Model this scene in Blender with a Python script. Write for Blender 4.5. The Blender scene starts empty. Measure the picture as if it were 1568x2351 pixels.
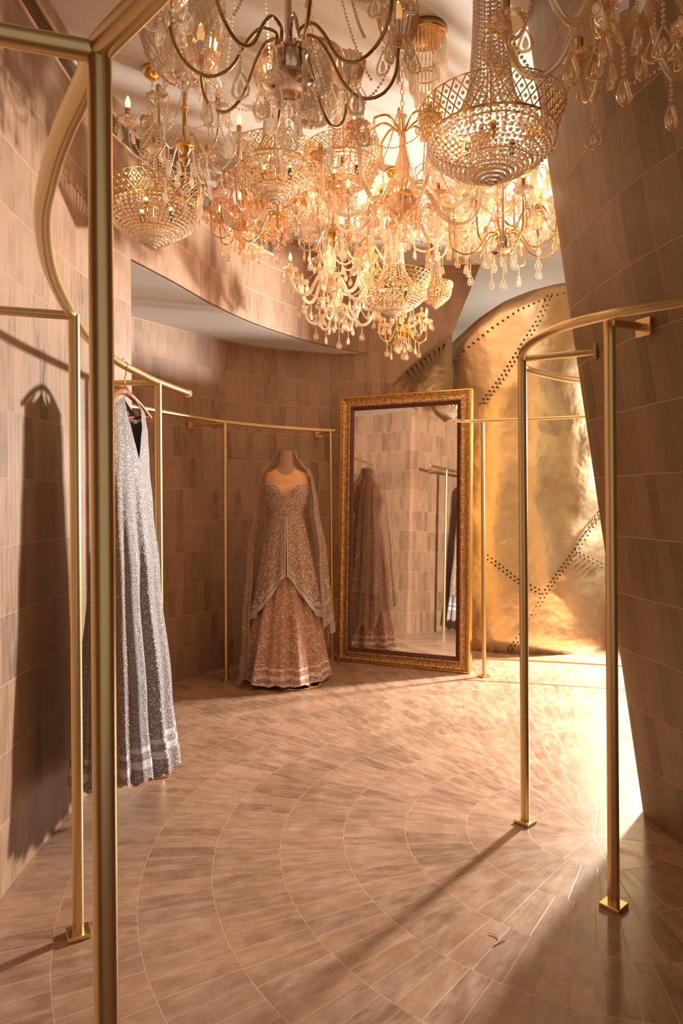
import bpy, bmesh, math, random
from mathutils import Vector, Matrix
random.seed(7)
C = bpy.context.scene.collection
PI = math.pi
FPX, CX, HY, EYE, ROLL = 1567.0, 784.0, 1145.0, 1.33, 0.007
RAILZ, CEIL, SOFF = 1.90, 3.35, 2.59

# ------------------------------------------------ measuring the photograph
def tx(px, py):
    return px - ROLL*(py-HY), py + ROLL*(px-CX)
def P(px, py, d):
    a, b = tx(px, py)
    return Vector(((a-CX)/FPX*d, d, EYE-(b-HY)/FPX*d))
def G(px, py, z=0.0):
    a, b = tx(px, py)
    return P(px, py, (EYE-z)*FPX/(b-HY))

# ------------------------------------------------ materials
class Nodes:
    def __init__(s, name):
        s.m = bpy.data.materials.new(name); s.m.use_nodes = True
        s.t = s.m.node_tree; s.t.nodes.clear()
        s.out = s.n('ShaderNodeOutputMaterial')
    def n(s, k, **kw):
        x = s.t.nodes.new(k)
        for a, b in kw.items(): setattr(x, a, b)
        return x
    def put(s, sock, v):
        if hasattr(v, 'is_output'): s.t.links.new(v, sock)
        else:
            if isinstance(v, tuple) and len(v) == 3 and sock.type == 'RGBA': v = v+(1,)
            sock.default_value = v
    def math(s, op, a, b=None, c=None):
        x = s.n('ShaderNodeMath', operation=op)
        s.put(x.inputs[0], a)
        if b is not None: s.put(x.inputs[1], b)
        if c is not None: s.put(x.inputs[2], c)
        return x.outputs[0]
    def comb(s, x=0.0, y=0.0, z=0.0):
        c = s.n('ShaderNodeCombineXYZ')
        s.put(c.inputs[0], x); s.put(c.inputs[1], y); s.put(c.inputs[2], z)
        return c.outputs[0]
    def sep(s, v):
        c = s.n('ShaderNodeSeparateXYZ'); s.put(c.inputs[0], v); return c.outputs
    def noise(s, vec, scale, detail=3.0, rough=.5):
        x = s.n('ShaderNodeTexNoise'); s.put(x.inputs['Vector'], vec)
        x.inputs['Scale'].default_value = scale; x.inputs['Detail'].default_value = detail
        x.inputs['Roughness'].default_value = rough
        return x.outputs['Fac']
    def vor(s, vec, scale, feature='F1', out='Distance'):
        x = s.n('ShaderNodeTexVoronoi', feature=feature); s.put(x.inputs['Vector'], vec)
        x.inputs['Scale'].default_value = scale
        return x.outputs[out]
    def white(s, vec):
        x = s.n('ShaderNodeTexWhiteNoise', noise_dimensions='3D'); s.put(x.inputs['Vector'], vec)
        return x.outputs['Value']
    def rng(s, v, a, b, c=0.0, d=1.0):
        x = s.n('ShaderNodeMapRange'); s.put(x.inputs[0], v)
        for i, q in enumerate((a, b, c, d)): x.inputs[i+1].default_value = q
        return x.outputs[0]
    def mix(s, f, a, b, mode='MIX'):
        x = s.n('ShaderNodeMix', data_type='RGBA', blend_type=mode)
        s.put(x.inputs[0], f); s.put(x.inputs[6], a); s.put(x.inputs[7], b)
        return x.outputs[2]
    def ramp(s, v, stops):
        x = s.n('ShaderNodeValToRGB'); s.put(x.inputs[0], v)
        el = x.color_ramp.elements
        while len(el) < len(stops): el.new(.5)
        for e, (p, c) in zip(el, stops): e.position = p; e.color = c+(1,)
        return x.outputs[0]
    def bump(s, h, strength=.3, dist=.01):
        x = s.n('ShaderNodeBump'); s.put(x.inputs['Height'], h)
        x.inputs['Strength'].default_value = strength; x.inputs['Distance'].default_value = dist
        return x.outputs[0]
    def bsdf(s, color, rough=.5, metal=0.0, normal=None, **kw):
        x = s.n('ShaderNodeBsdfPrincipled')
        s.put(x.inputs['Base Color'], color); s.put(x.inputs['Roughness'], rough); s.put(x.inputs['Metallic'], metal)
        if normal is not None: s.put(x.inputs['Normal'], normal)
        for k, v in kw.items(): s.put(x.inputs[k.replace('_', ' ')], v)
        return x.outputs[0]
    def done(s, sh):
        s.t.links.new(sh, s.out.inputs[0]); return s.m
    def uv(s): return s.n('ShaderNodeTexCoord').outputs['UV']
    def ob(s): return s.n('ShaderNodeTexCoord').outputs['Object']

def simple(name, color, rough=.5, metal=0.0, **kw):
    n = Nodes(name); 
    f = n.noise(n.ob(), 40.0, 2.0)
    c = n.mix(n.rng(f, .3, .7, 0, .25), color, tuple(q*.8 for q in color))
    return n.done(n.bsdf(c, rough, metal, **kw))

def mat_wall_tile(name, stops, streaky=1.0):
    n = Nodes(name)
    u, v, _ = n.sep(n.uv())
    cv = n.math('DIVIDE', v, .235); ci = n.math('FLOOR', cv); fv = n.math('FRACT', cv)
    sh = n.math('MULTIPLY', n.white(n.comb(ci, 3.3, 1.7)), .35)
    cu = n.math('ADD', n.math('DIVIDE', u, .072), sh)
    ti = n.math('FLOOR', cu); fu = n.math('FRACT', cu)
    du = n.math('MULTIPLY', n.math('MINIMUM', fu, n.math('SUBTRACT', 1.0, fu)), .072)
    dv = n.math('MULTIPLY', n.math('MINIMUM', fv, n.math('SUBTRACT', 1.0, fv)), .235)
    ju = n.rng(du, .0002, .0014, .55, 0.0)
    jv = n.rng(dv, .0004, .0021, 1.0, 0.0)
    j = n.math('MAXIMUM', ju, jv)
    r = n.white(n.comb(ti, ci, 0.0))
    base = n.ramp(r, stops)
    streak = n.noise(n.comb(n.math('MULTIPLY', u, 55.0), n.math('MULTIPLY', v, 7.0), r), 1.0, 5.0, .6)
    blot = n.noise(n.comb(u, v, n.math('MULTIPLY', r, 9.0)), 5.0, 3.0)
    c1 = n.mix(n.rng(streak, .35, .75, 0, .9*streaky), base, (.36, .205, .115) if streaky > .5 else stops[-1][1])
    c1 = n.mix(n.rng(blot, .5, .8, 0, .45), c1, (.13, .07, .037))
    col = n.mix(j, c1, (.52, .33, .19))
    h = n.math('ADD', n.math('MULTIPLY', j, -1.0), n.math('MULTIPLY', streak, .25))
    h = n.math('ADD', h, n.math('MULTIPLY', r, .35))
    return n.done(n.bsdf(col, n.rng(streak, .3, .7, .38, .6), 0.0, n.bump(h, .35, .004)))

def mat_floor(name, cx, cy):
    n = Nodes(name)
    x, y, _ = n.sep(n.ob())
    dx = n.math('SUBTRACT', x, cx); dy = n.math('SUBTRACT', y, cy)
    r = n.math('SQRT', n.math('ADD', n.math('MULTIPLY', dx, dx), n.math('MULTIPLY', dy, dy)))
    th = n.math('DIVIDE', n.math('ADD', n.math('ARCTAN2', dy, dx), PI), 2*PI)
    rr = n.math('DIVIDE', r, .245); ri = n.math('FLOOR', rr); fr = n.math('FRACT', rr)
    cnt = n.math('ADD', n.math('FLOOR', n.math('MULTIPLY', n.math('ADD', ri, .5), 2*PI*.245/.078)), 0.0)
    tt = n.math('ADD', n.math('MULTIPLY', th, cnt), n.white(n.comb(ri, 2.1, 5.0)))
    ti = n.math('FLOOR', tt); ft = n.math('FRACT', tt)
    dr = n.math('MULTIPLY', n.math('MINIMUM', fr, n.math('SUBTRACT', 1.0, fr)), .245)
    dt = n.math('MULTIPLY', n.math('MINIMUM', ft, n.math('SUBTRACT', 1.0, ft)), .078)
    rnd = n.white(n.comb(ti, ri, 4.0))
    j = n.math('MAXIMUM', n.rng(dr, .0004, .0018, .7, 0), n.math('MULTIPLY', n.rng(dt, .0004, .0022, .9, 0), n.rng(n.white(n.comb(ti, ri, 8.0)), .1, .9, .35, 1.0)))
    base = n.ramp(rnd, [(0, (.25, .135, .078)), (.35, (.34, .185, .11)), (.7, (.40, .225, .135)), (1, (.30, .175, .11))])
    st = n.noise(n.comb(n.math('MULTIPLY', r, 10.0), n.math('MULTIPLY', tt, 2.2), rnd), 1.0, 5.0, .65)
    cl = n.noise(n.comb(x, y, 0.0), 2.2, 6.0, .7)
    c = n.mix(n.rng(st, .4, .75, 0, .75), base, (.56, .375, .26))
    c = n.mix(n.rng(cl, .46, .72, 0, .7), c, (.17, .10, .06))
    c = n.mix(n.rng(n.noise(n.comb(x, y, 7.0), 13.0, 6.0, .75), .56, .7, 0, .5), c, (.20, .11, .065))
    c = n.mix(j, c, (.68, .45, .30))
    h = n.math('ADD', n.math('MULTIPLY', j, -.8), n.math('MULTIPLY', st, .5))
    return n.done(n.bsdf(c, n.rng(st, .3, .7, .26, .46), 0.0, n.bump(h, .3, .003)))

def mat_metal(name, color, rough, dent=0.0, scale=6.0):
    n = Nodes(name)
    f = n.noise(n.ob(), 9.0, 4.0)
    c = n.mix(n.rng(f, .3, .8, 0, .4 if dent else .05), color, tuple(q*.7 for q in color))
    nr = None
    if dent: nr = n.bump(n.math('ADD', n.noise(n.ob(), scale, 3.0, .45), n.math('MULTIPLY', n.noise(n.ob(), 1.6, 1.0), 2.5)), dent, .05)
    return n.done(n.bsdf(c, rough, 1.0, nr))

def mat_crystal(name, tint, clear=.45, rough=.03, body=.4, deep=None):
    # cut glass: bright facets seen square on, deeper tint towards the edges, partly clear
    n = Nodes(name)
    lw = n.n('ShaderNodeLayerWeight'); lw.inputs[0].default_value = .4
    fac = lw.outputs['Facing']
    edge = deep is not None
    deep = deep or tuple(q**2.2*.85 for q in tint)
    col = n.mix(n.rng(fac, .25, .75 if edge else .85), (1, .97, .92), deep)
    tr = n.n('ShaderNodeBsdfTransparent'); tr.inputs[0].default_value = tint+(1,)
    gl = n.n('ShaderNodeBsdfGlossy'); n.put(gl.inputs[0], col); gl.inputs['Roughness'].default_value = rough
    tl = n.n('ShaderNodeBsdfTranslucent'); n.put(tl.inputs[0], n.mix(n.rng(fac, .3, .8), tint, deep))
    df = n.n('ShaderNodeBsdfDiffuse'); n.put(df.inputs[0], n.mix(n.rng(fac, .3, .8), tint, deep))
    def mx(f, a, b):
        m = n.n('ShaderNodeMixShader'); n.put(m.inputs[0], f)
        n.t.links.new(a.outputs[0], m.inputs[1]); n.t.links.new(b.outputs[0], m.inputs[2]); return m
    m1 = mx(body, gl, mx(.5, tl, df))
    return n.done(mx(clear, m1, tr).outputs[0])

def mat_emit(name, col, s):
    n = Nodes(name); e = n.n('ShaderNodeEmission'); e.inputs[0].default_value = col+(1,); e.inputs[1].default_value = s
    return n.done(e.outputs[0])

def mat_embroid(name, ground, thread, scale, band=None, alpha=None, dens=.5, stripes=0.0):
    # cloth sewn with sequins, flower sprays and trimmed bands; u runs round the cloth and v up it, in metres
    n = Nodes(name)
    uv = n.uv(); u, v, _ = n.sep(uv)
    seq = n.rng(n.vor(uv, scale, 'F1'), .25, .50, 1, 0)
    fl = n.vor(uv, scale*.13, 'F1')
    flower = n.math('MAXIMUM', n.rng(fl, .30, .40, 1, 0), 0.0)
    vine = n.rng(n.math('ABSOLUTE', n.math('SUBTRACT', n.noise(uv, scale*.14, 3.0, .6), .5)), .02, .05, 1, 0)
    pick = n.rng(n.white(n.vor(uv, scale, 'F1', 'Color')), dens-.15, dens+.05, .0, .7)
    f = n.math('MULTIPLY', seq, n.math('MAXIMUM', n.math('MAXIMUM', flower, vine), pick))
    if stripes:
        sw = n.math('ABSOLUTE', n.math('SINE', n.math('MULTIPLY', u, stripes)))
        f = n.math('MAXIMUM', n.math('MULTIPLY', f, n.rng(sw, .1, .9, .45, 1)), n.math('MULTIPLY', seq, n.rng(sw, .86, .95)))
    if band:
        for lo, hi in band:
            b = n.math('MULTIPLY', n.rng(v, lo-.004, lo+.004), n.rng(v, hi-.004, hi+.004, 1, 0))
            f = n.math('MAXIMUM', f, n.math('MULTIPLY', b, n.rng(seq, 0, .5, .45, 1)))
    col = n.mix(f, ground, thread)
    sh = n.bsdf(col, n.rng(f, 0, 1, .75, .35), n.rng(f, 0, 1, 0, .2), n.bump(f, .8, .004), Coat_Weight=0.0)
    if alpha is not None:
        tr = n.n('ShaderNodeBsdfTransparent')
        m = n.n('ShaderNodeMixShader'); n.t.links.new(n.math('MAXIMUM', f, alpha), m.inputs[0])
        n.t.links.new(tr.outputs[0], m.inputs[1]); n.t.links.new(sh, m.inputs[2]); sh = m.outputs[0]
    return n.done(sh)

STOPS = [(0, (.125, .072, .04)), (.1, (.20, .11, .06)), (.5, (.27, .157, .09)), (.85, (.31, .182, .106)), (1, (.21, .125, .07))]
M = dict(
    tile=mat_wall_tile('zellige wall tile', STOPS),
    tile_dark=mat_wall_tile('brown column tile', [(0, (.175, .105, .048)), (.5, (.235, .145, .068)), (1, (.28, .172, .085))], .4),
    floor=mat_floor('terracotta floor tile', .98, 2.68),
    plaster=simple('white plaster', (.60, .56, .52), .8),
    soffit=simple('grey plaster', (.62, .60, .57), .8),
    tube=mat_metal('brushed brass tube', (.76, .57, .29), .32),
    brass=mat_metal('hammered brass sheet', (.82, .63, .37), .31, .6, 3.4),
    rivet=mat_metal('dark rivet', (.10, .06, .03), .5),
    gold=mat_metal('polished gold', (.95, .60, .20), .18),
    bronze=mat_metal('bronze arm', (.50, .30, .13), .22),
    chrome=mat_metal('pale nickel', (.86, .72, .58), .12),
    crystal=mat_crystal('clear crystal', (1, .92, .80), .40),
    amber=mat_crystal('amber crystal', (1, .85, .60), .48),
    pink=mat_crystal('peach crystal', (1, .74, .50), .34),
    armglass=mat_crystal('honey glass arm', (1, .86, .64), .35, .08, .5),
    bead=mat_crystal('cut glass beads', (1, .90, .76), .12, .06, .55, (.50, .29, .14)),
    beadpeach=mat_crystal('peach cut glass beads', (1, .76, .52), .12, .06, .55, (.52, .26, .12)),
    shade=mat_crystal('ribbed glass shade', (1, .86, .66), .5, .06, .3),
    milk=mat_crystal('milk glass arm', (1, .90, .76), .10, .12, .7),
    bulb=mat_emit('warm bulb', (1, .62, .28), 2.0),
    vent=simple('dark vent slot', (.05, .035, .025), .6),
    trim=simple('beige trim', (.62, .44, .30), .5),
    wood=simple('hanger varnish', (.42, .13, .045), .25),
    skin=simple('peach dress form', (.80, .42, .20), .55),
    neck=simple('tan neck cover', (.42, .25, .155), .7),
    mirror=None, frame=None,
    peach=mat_embroid('peach skirt cloth', (.46, .23, .14), (.97, .90, .83), 85, [(.075, .10), (.135, .15), (.02, .045)], None, .55),
    coat=mat_embroid('embroidered coat cloth', (.36, .20, .13), (.97, .90, .83), 90, None, None, .0),
    coathem=mat_embroid('coat hem trim', (.55, .46, .38), (.80, .74, .68), 120, None, None, .1),
    veil=mat_embroid('sheer peach net', (.52, .31, .20), (.90, .82, .72), 95, None, .52, .9),
    veiledge=mat_embroid('scalloped lace edge', (.50, .42, .34), (.82, .76, .68), 130, None, .55, .1),
    silver=mat_embroid('silver sequinned cloth', (.25, .205, .195), (.84, .81, .84), 150, [(.27, .30), (.33, .35)], None, -.1, 34.0),
    net=mat_embroid('beaded brown net', (.42, .27, .14), (.90, .74, .50), 110, None, .45, .3),
    black=simple('black plastic', (.02, .02, .02), .4),
)
def mirror_mats():
    n = Nodes('silvered mirror'); M['mirror'] = n.done(n.bsdf((.93, .90, .86), .015, 1.0))
    n = Nodes('carved gilt moulding'); o = n.ob()
    v = n.vor(o, 60.0, 'SMOOTH_F1'); w = n.noise(o, 25.0, 4.0)
    c = n.mix(n.rng(v, .2, .6), (.36, .19, .075), (.62, .38, .14))
    M['frame'] = n.done(n.bsdf(c, .42, .55, n.bump(n.math('ADD', v, w), .8, .006)))
mirror_mats()
M['darkred'] = simple('dark red beading', (.13, .035, .02), .35)

# ------------------------------------------------ object helpers
def tag(o, label=None, cat=None, group=None, kind=None):
    if label: o['label'] = label
    if cat: o['category'] = cat
    if group: o['group'] = group
    if kind: o['kind'] = kind
    return o
def thing(name, label, cat, loc=(0, 0, 0), rz=0.0, group=None):
    o = bpy.data.objects.new(name, None); C.objects.link(o); o.empty_display_size = .05
    o.location = loc; o.rotation_euler = (0, 0, rz)
    return tag(o, label, cat, group)
def link(name, me, parent=None, loc=None, rot=None):
    o = bpy.data.objects.new(name, me); C.objects.link(o)
    if parent: o.parent = parent
    if loc is not None: o.location = loc
    if rot is not None: o.rotation_euler = rot
    return o
def mesh(name, bm, mat, smooth=True):
    me = bpy.data.meshes.new(name); bm.normal_update(); bm.to_mesh(me); bm.free()
    me.materials.append(mat)
    for p in me.polygons: p.use_smooth = smooth
    return me
def obj(name, bm, mat, parent=None, smooth=True, loc=None, rot=None):
    return link(name, mesh(name, bm, mat, smooth), parent, loc, rot)
def autosmooth(o, a=.7):
    me = o.data
    me.polygons.foreach_set('use_smooth', [True]*len(me.polygons))
    try: me.set_sharp_from_angle(angle=a)
    except Exception: pass
    return o

def spline(pts, k=8):
    pts = [Vector(p) for p in pts]; out = []
    n = len(pts)
    for i in range(n-1):
        p0 = pts[max(i-1, 0)]; p1 = pts[i]; p2 = pts[i+1]; p3 = pts[min(i+2, n-1)]
        for j in range(k):
            t = j/k
            out.append(.5*((2*p1)+(p2-p0)*t+(2*p0-5*p1+4*p2-p3)*t*t+(3*p1-p0-3*p2+p3)*t*t*t))
    out.append(pts[-1]); return out
def tube(bm, pts, r, seg=10, cap=True, radii=None):
    pts = [Vector(p) for p in pts]; n = len(pts)
    t0 = (pts[1]-pts[0]).normalized()
    up = Vector((0, 0, 1)) if abs(t0.z) < .9 else Vector((1, 0, 0))
    nrm = (up-t0*up.dot(t0)).normalized(); rings = []
    for i, p in enumerate(pts):
        t = (pts[min(i+1, n-1)]-pts[max(i-1, 0)]).normalized()
        nrm = (nrm-t*nrm.dot(t)).normalized(); b = t.cross(nrm)
        q = radii[i] if radii else r
        rings.append([bm.verts.new(p+(nrm*math.cos(a)+b*math.sin(a))*q) for a in [2*PI*k/seg for k in range(seg)]])
    for a, b in zip(rings, rings[1:]):
        for k in range(seg): bm.faces.new((a[k], a[(k+1) % seg], b[(k+1) % seg], b[k]))
    if cap: bm.faces.new(rings[0][::-1]); bm.faces.new(rings[-1])
def ring_tube(bm, R, z, r, seg=40, s2=6):
    vs = []
    for i in range(seg):
        a = 2*PI*i/seg
        vs.append([bm.verts.new(((R+r*math.cos(b))*math.cos(a), (R+r*math.cos(b))*math.sin(a), z+r*math.sin(b))) for b in [2*PI*k/s2 for k in range(s2)]])
    for i in range(seg):
        A = vs[i]; B = vs[(i+1) % seg]
        for k in range(s2): bm.faces.new((A[k], B[k], B[(k+1) % s2], A[(k+1) % s2]))
def lathe(bm, prof, seg=24, cx=0, cy=0, flute=0, famp=.0, flat=1.0):
    rows = []
    for r, z in prof:
        if r < 1e-5: rows.append([bm.verts.new((cx, cy, z))])
        else:
            row = []
            for k in range(seg):
                a = 2*PI*k/seg; q = r*(1+famp*math.cos(flute*a)) if flute else r
                row.append(bm.verts.new((cx+q*math.cos(a), cy+q*math.sin(a)*flat, z)))
            rows.append(row)
    for a, b in zip(rows, rows[1:]):
        if len(a) == 1 and len(b) == 1: continue
        for k in range(seg):
            l = (k+1) % seg
            if len(a) == 1: bm.faces.new((a[0], b[l], b[k]))
            elif len(b) == 1: bm.faces.new((a[k], a[l], b[0]))
            else: bm.faces.new((a[k], a[l], b[l], b[k]))
def box(bm, c, s, rz=0.0, bev=0.0):
    m = Matrix.Translation(Vector(c)) @ Matrix.Rotation(rz, 4, 'Z') @ Matrix.Diagonal(Vector((s[0], s[1], s[2], 1)))
    r = bmesh.ops.create_cube(bm, size=1, matrix=m)
    if bev:
        es = list({e for v in r['verts'] for e in v.link_edges})
        bmesh.ops.bevel(bm, geom=es, offset=bev, segments=2, affect='EDGES', profile=.5)
def bead(bm, p, r, sub=1):
    bmesh.ops.create_icosphere(bm, subdivisions=sub, radius=r, matrix=Matrix.Translation(Vector(p)))

def wall_strip(name, path, z0, z1, mat, thick, side=1, parent=None):
    # an upright sheet of tile following a plan path, with thickness; z0 / z1 numbers or functions of the path parameter
    bm = bmesh.new(); uvl = bm.loops.layers.uv.new('UVMap')
    pts = [Vector((p[0], p[1])) for p in path]; n = len(pts); L = [0]
    for a, b in zip(pts, pts[1:]): L.append(L[-1]+(b-a).length)
    f0 = z0 if callable(z0) else (lambda i, p: z0)
    f1 = z1 if callable(z1) else (lambda i, p: z1)
    A = []; B = []
    for i, p in enumerate(pts):
        t = (pts[min(i+1, n-1)]-pts[max(i-1, 0)]).normalized(); nr = Vector((-t.y, t.x))*side
        q = p+nr*thick; lo = f0(i, p); hi = f1(i, p)
        A.append((bm.verts.new((p.x, p.y, lo)), bm.verts.new((p.x, p.y, hi))))
        B.append((bm.verts.new((q.x, q.y, lo)), bm.verts.new((q.x, q.y, hi))))
    def face(vs, us):
        f = bm.faces.new(vs)
        for l, u in zip(f.loops, us): l[uvl].uv = (u, l.vert.co.z)
    for i in range(n-1):
        face((A[i][0], A[i+1][0], A[i+1][1], A[i][1]), (L[i], L[i+1], L[i+1], L[i]))
        face((B[i+1][0], B[i][0], B[i][1], B[i+1][1]), (L[i+1], L[i], L[i], L[i+1]))
        face((A[i][1], A[i+1][1], B[i+1][1], B[i][1]), (L[i], L[i+1], L[i+1], L[i]))
        face((A[i+1][0], A[i][0], B[i][0], B[i+1][0]), (L[i+1], L[i], L[i], L[i+1]))
    face((A[0][0], A[0][1], B[0][1], B[0][0]), (0, 0, thick, thick))
    face((A[-1][1], A[-1][0], B[-1][0], B[-1][1]), (0, 0, thick, thick))
    bmesh.ops.recalc_face_normals(bm, faces=bm.faces)
    o = obj(name, bm, mat, parent); return autosmooth(o)

# ------------------------------------------------ the setting
def slab(name, pts, z, th, mat, kind='structure'):
    bm = bmesh.new(); lo = [bm.verts.new((x, y, z)) for x, y in pts]; hi = [bm.verts.new((x, y, z+th)) for x, y in pts]
    bm.faces.new(lo[::-1]); bm.faces.new(hi)
    for i in range(len(pts)):
        j = (i+1) % len(pts); bm.faces.new((lo[i], lo[j], hi[j], hi[i]))
    bmesh.ops.recalc_face_normals(bm, faces=bm.faces)
    return tag(obj(name, bm, mat, smooth=False), kind=kind)
slab('floor', [(-3.2, -1.5), (5, -1.5), (5, 8.2), (-3.2, 8.2)], -.05, .05, M['floor'])
slab('ceiling', [(-3.2, -1.5), (5, -1.5), (5, 8.2), (-3.2, 8.2)], CEIL, .05, M['plaster'])

left_low = spline([(-.50, -.2), (-.72, .45), (-.93, 1.1), (-1.07, 1.7), (-1.15, 2.3), (-1.165, 2.8), (-1.15, 3.25), (-1.09, 3.56)], 6)
fascia = spline([(-1.09, 3.56), (-.96, 3.93), (-.80, 4.44), (-.58, 4.94), (-.22, 5.48), (.22, 5.90), (.45, 5.93)], 8)
back = [(x*.05+.45, 5.93) for x in range(0, 16)]
plan = left_low + fascia[1:] + [Vector(p) for p in []]
tag(wall_strip('wall_left', left_low, 0, CEIL, M['tile'], .09), kind='structure')
tag(wall_strip('wall_left_return', [(-1.14, 3.555), (-1.6, 3.62), (-2.1, 3.75)], 0, SOFF, M['tile'], .09, -1), kind='structure')
tag(wall_strip('wall_upper', fascia, SOFF, CEIL, M['tile'], .06), kind='structure')
recess = spline([(-2.1, 3.78), (-1.80, 4.10), (-1.43, 4.67), (-1.22, 4.98), (-.93, 5.38), (-.55, 5.70), (-.10, 5.89)], 8)
tag(wall_strip('wall_recess', recess, 0, SOFF, M['tile'], .09), kind='structure')
def back_top(i, p):
    return CEIL if p.x < .5 else CEIL
# flat tiled wall behind the mirror; its right edge leans away
def back_wall():
    bm = bmesh.new(); uvl = bm.loops.layers.uv.new('UVMap')
    out = [(-.10, 0), (.97, 0), (.97, 2.75), (1.22, CEIL), (.22, CEIL), (.22, SOFF), (-.10, SOFF)]
    fr = [bm.verts.new((x, 5.92, z)) for x, z in out]; bk = [bm.verts.new((x, 6.0, z)) for x, z in out]
    fs = [bm.faces.new(fr), bm.faces.new(bk[::-1])]
    for i in range(len(out)):
        j = (i+1) % len(out); fs.append(bm.faces.new((fr[j], fr[i], bk[i], bk[j])))
    for f in fs:
        for l in f.loops: l[uvl].uv = (l.vert.co.x+l.vert.co.y, l.vert.co.z)
    bmesh.ops.recalc_face_normals(bm, faces=bm.faces)
    tag(obj('wall_back', bm, M['tile'], smooth=False), kind='structure')
back_wall()
# soffit between the upper tiled drum and the recess wall
def soffit():
    bm = bmesh.new()
    a = [(p.x-.02, p.y+.02) for p in fascia]; b = [(p.x-.02, p.y+.03) for p in recess[::-1]]
    poly = a+[(.45, 5.97), (-.1, 5.97)]+b+[(-1.6, 3.62)]
    lo = [bm.verts.new((x, y, SOFF-.001)) for x, y in poly]; hi = [bm.verts.new((x, y, SOFF+.03)) for x, y in poly]
    bm.faces.new(lo); bm.faces.new(hi[::-1])
    for i in range(len(poly)):
        j = (i+1) % len(poly); bm.faces.new((lo[i], lo[j], hi[j], hi[i]))
    bmesh.ops.recalc_face_normals(bm, faces=bm.faces)
    tag(obj('ceiling_soffit', bm, M['soffit'], smooth=False), kind='structure')
soffit()
# leaning tiled wall on the right
def lean_wall():
    base = spline([(1.95, .4), (1.72, 1.2), (1.50, 1.8), (1.37, 2.22), (1.295, 2.59), (1.25, 2.80), (1.268, 2.88), (1.34, 2.95), (1.6, 3.02), (2.3, 3.10)], 8)
    top = spline([(1.40, .3), (1.15, 1.1), (.90, 1.75), (.775, 2.2), (.77, 2.55), (.79, 2.83), (.815, 2.92), (.89, 2.99), (1.2, 3.10), (2.0, 3.2)], 8)
    nz = 14; bm = bmesh.new(); uvl = bm.loops.layers.uv.new('UVMap'); L = [0]
    for a, b in zip(base, base[1:]): L.append(L[-1]+(b-a).length)
    rows = [[bm.verts.new(((p*(1-t)+q*t).x, (p*(1-t)+q*t).y, CEIL*t)) for p, q in zip(base, top)] for t in [k/nz for k in range(nz+1)]]
    for r0, r1 in zip(rows, rows[1:]):
        for i in range(len(base)-1):
            f = bm.faces.new((r0[i], r0[i+1], r1[i+1], r1[i]))
            for l, k in zip(f.loops, (i, i+1, i+1, i)): l[uvl].uv = (L[k], l.vert.co.z)
    # solid body behind the skin
    far = [bm.verts.new((2.6, 1.0, 0)), bm.verts.new((2.6, 1.0, CEIL))]
    bm.faces.new([r[0] for r in rows]+[far[1], far[0]]); bm.faces.new([r[-1] for r in rows][::-1]+[far[0], far[1]])
    bmesh.ops.recalc_face_normals(bm, faces=bm.faces)
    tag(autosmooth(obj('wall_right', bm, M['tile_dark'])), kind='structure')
lean_wall()
# white walls of the space beyond
tag(wall_strip('wall_far', [(.5, 8.1), (4.9, 8.1)], 0, CEIL, M['plaster'], .08), kind='structure')
tag(wall_strip('wall_far_right', [(4.9, 8.1), (4.9, 0.2)], 0, CEIL, M['plaster'], .08), kind='structure')

# linear air grille let into the top of the wall
def air_vent():
    t = thing('air_vent', 'long narrow black slotted air grille in beige trim high on curved tiled wall', 'air vent')
    path = [(p.x, p.y) for p in (left_low+fascia[1:])]
    path = [p for p in path if 1.7 < p[1] < 5.1]
    def off(path, d):
        v = [Vector(p) for p in path]; o = []
        for i, p in enumerate(v):
            tt = (v[min(i+1, len(v)-1)]-v[max(i-1, 0)]).normalized(); o.append((p.x+tt.y*d, p.y-tt.x*d))
        return o
    for z in (3.145, 3.255):
        o = wall_strip('trim_rail', off(path, .010), z-.008, z+.008, M['trim'], .009, 1, t)
    wall_strip('backing', off(path, .003), 3.153, 3.247, M['vent'], .002, 1, t)
    for k in range(5):
        z = 3.168+.016*k
        wall_strip('slat', off(path, .008), z-.0025, z+.0025, M['bronze'], .005, 1, t)
air_vent()

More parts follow.
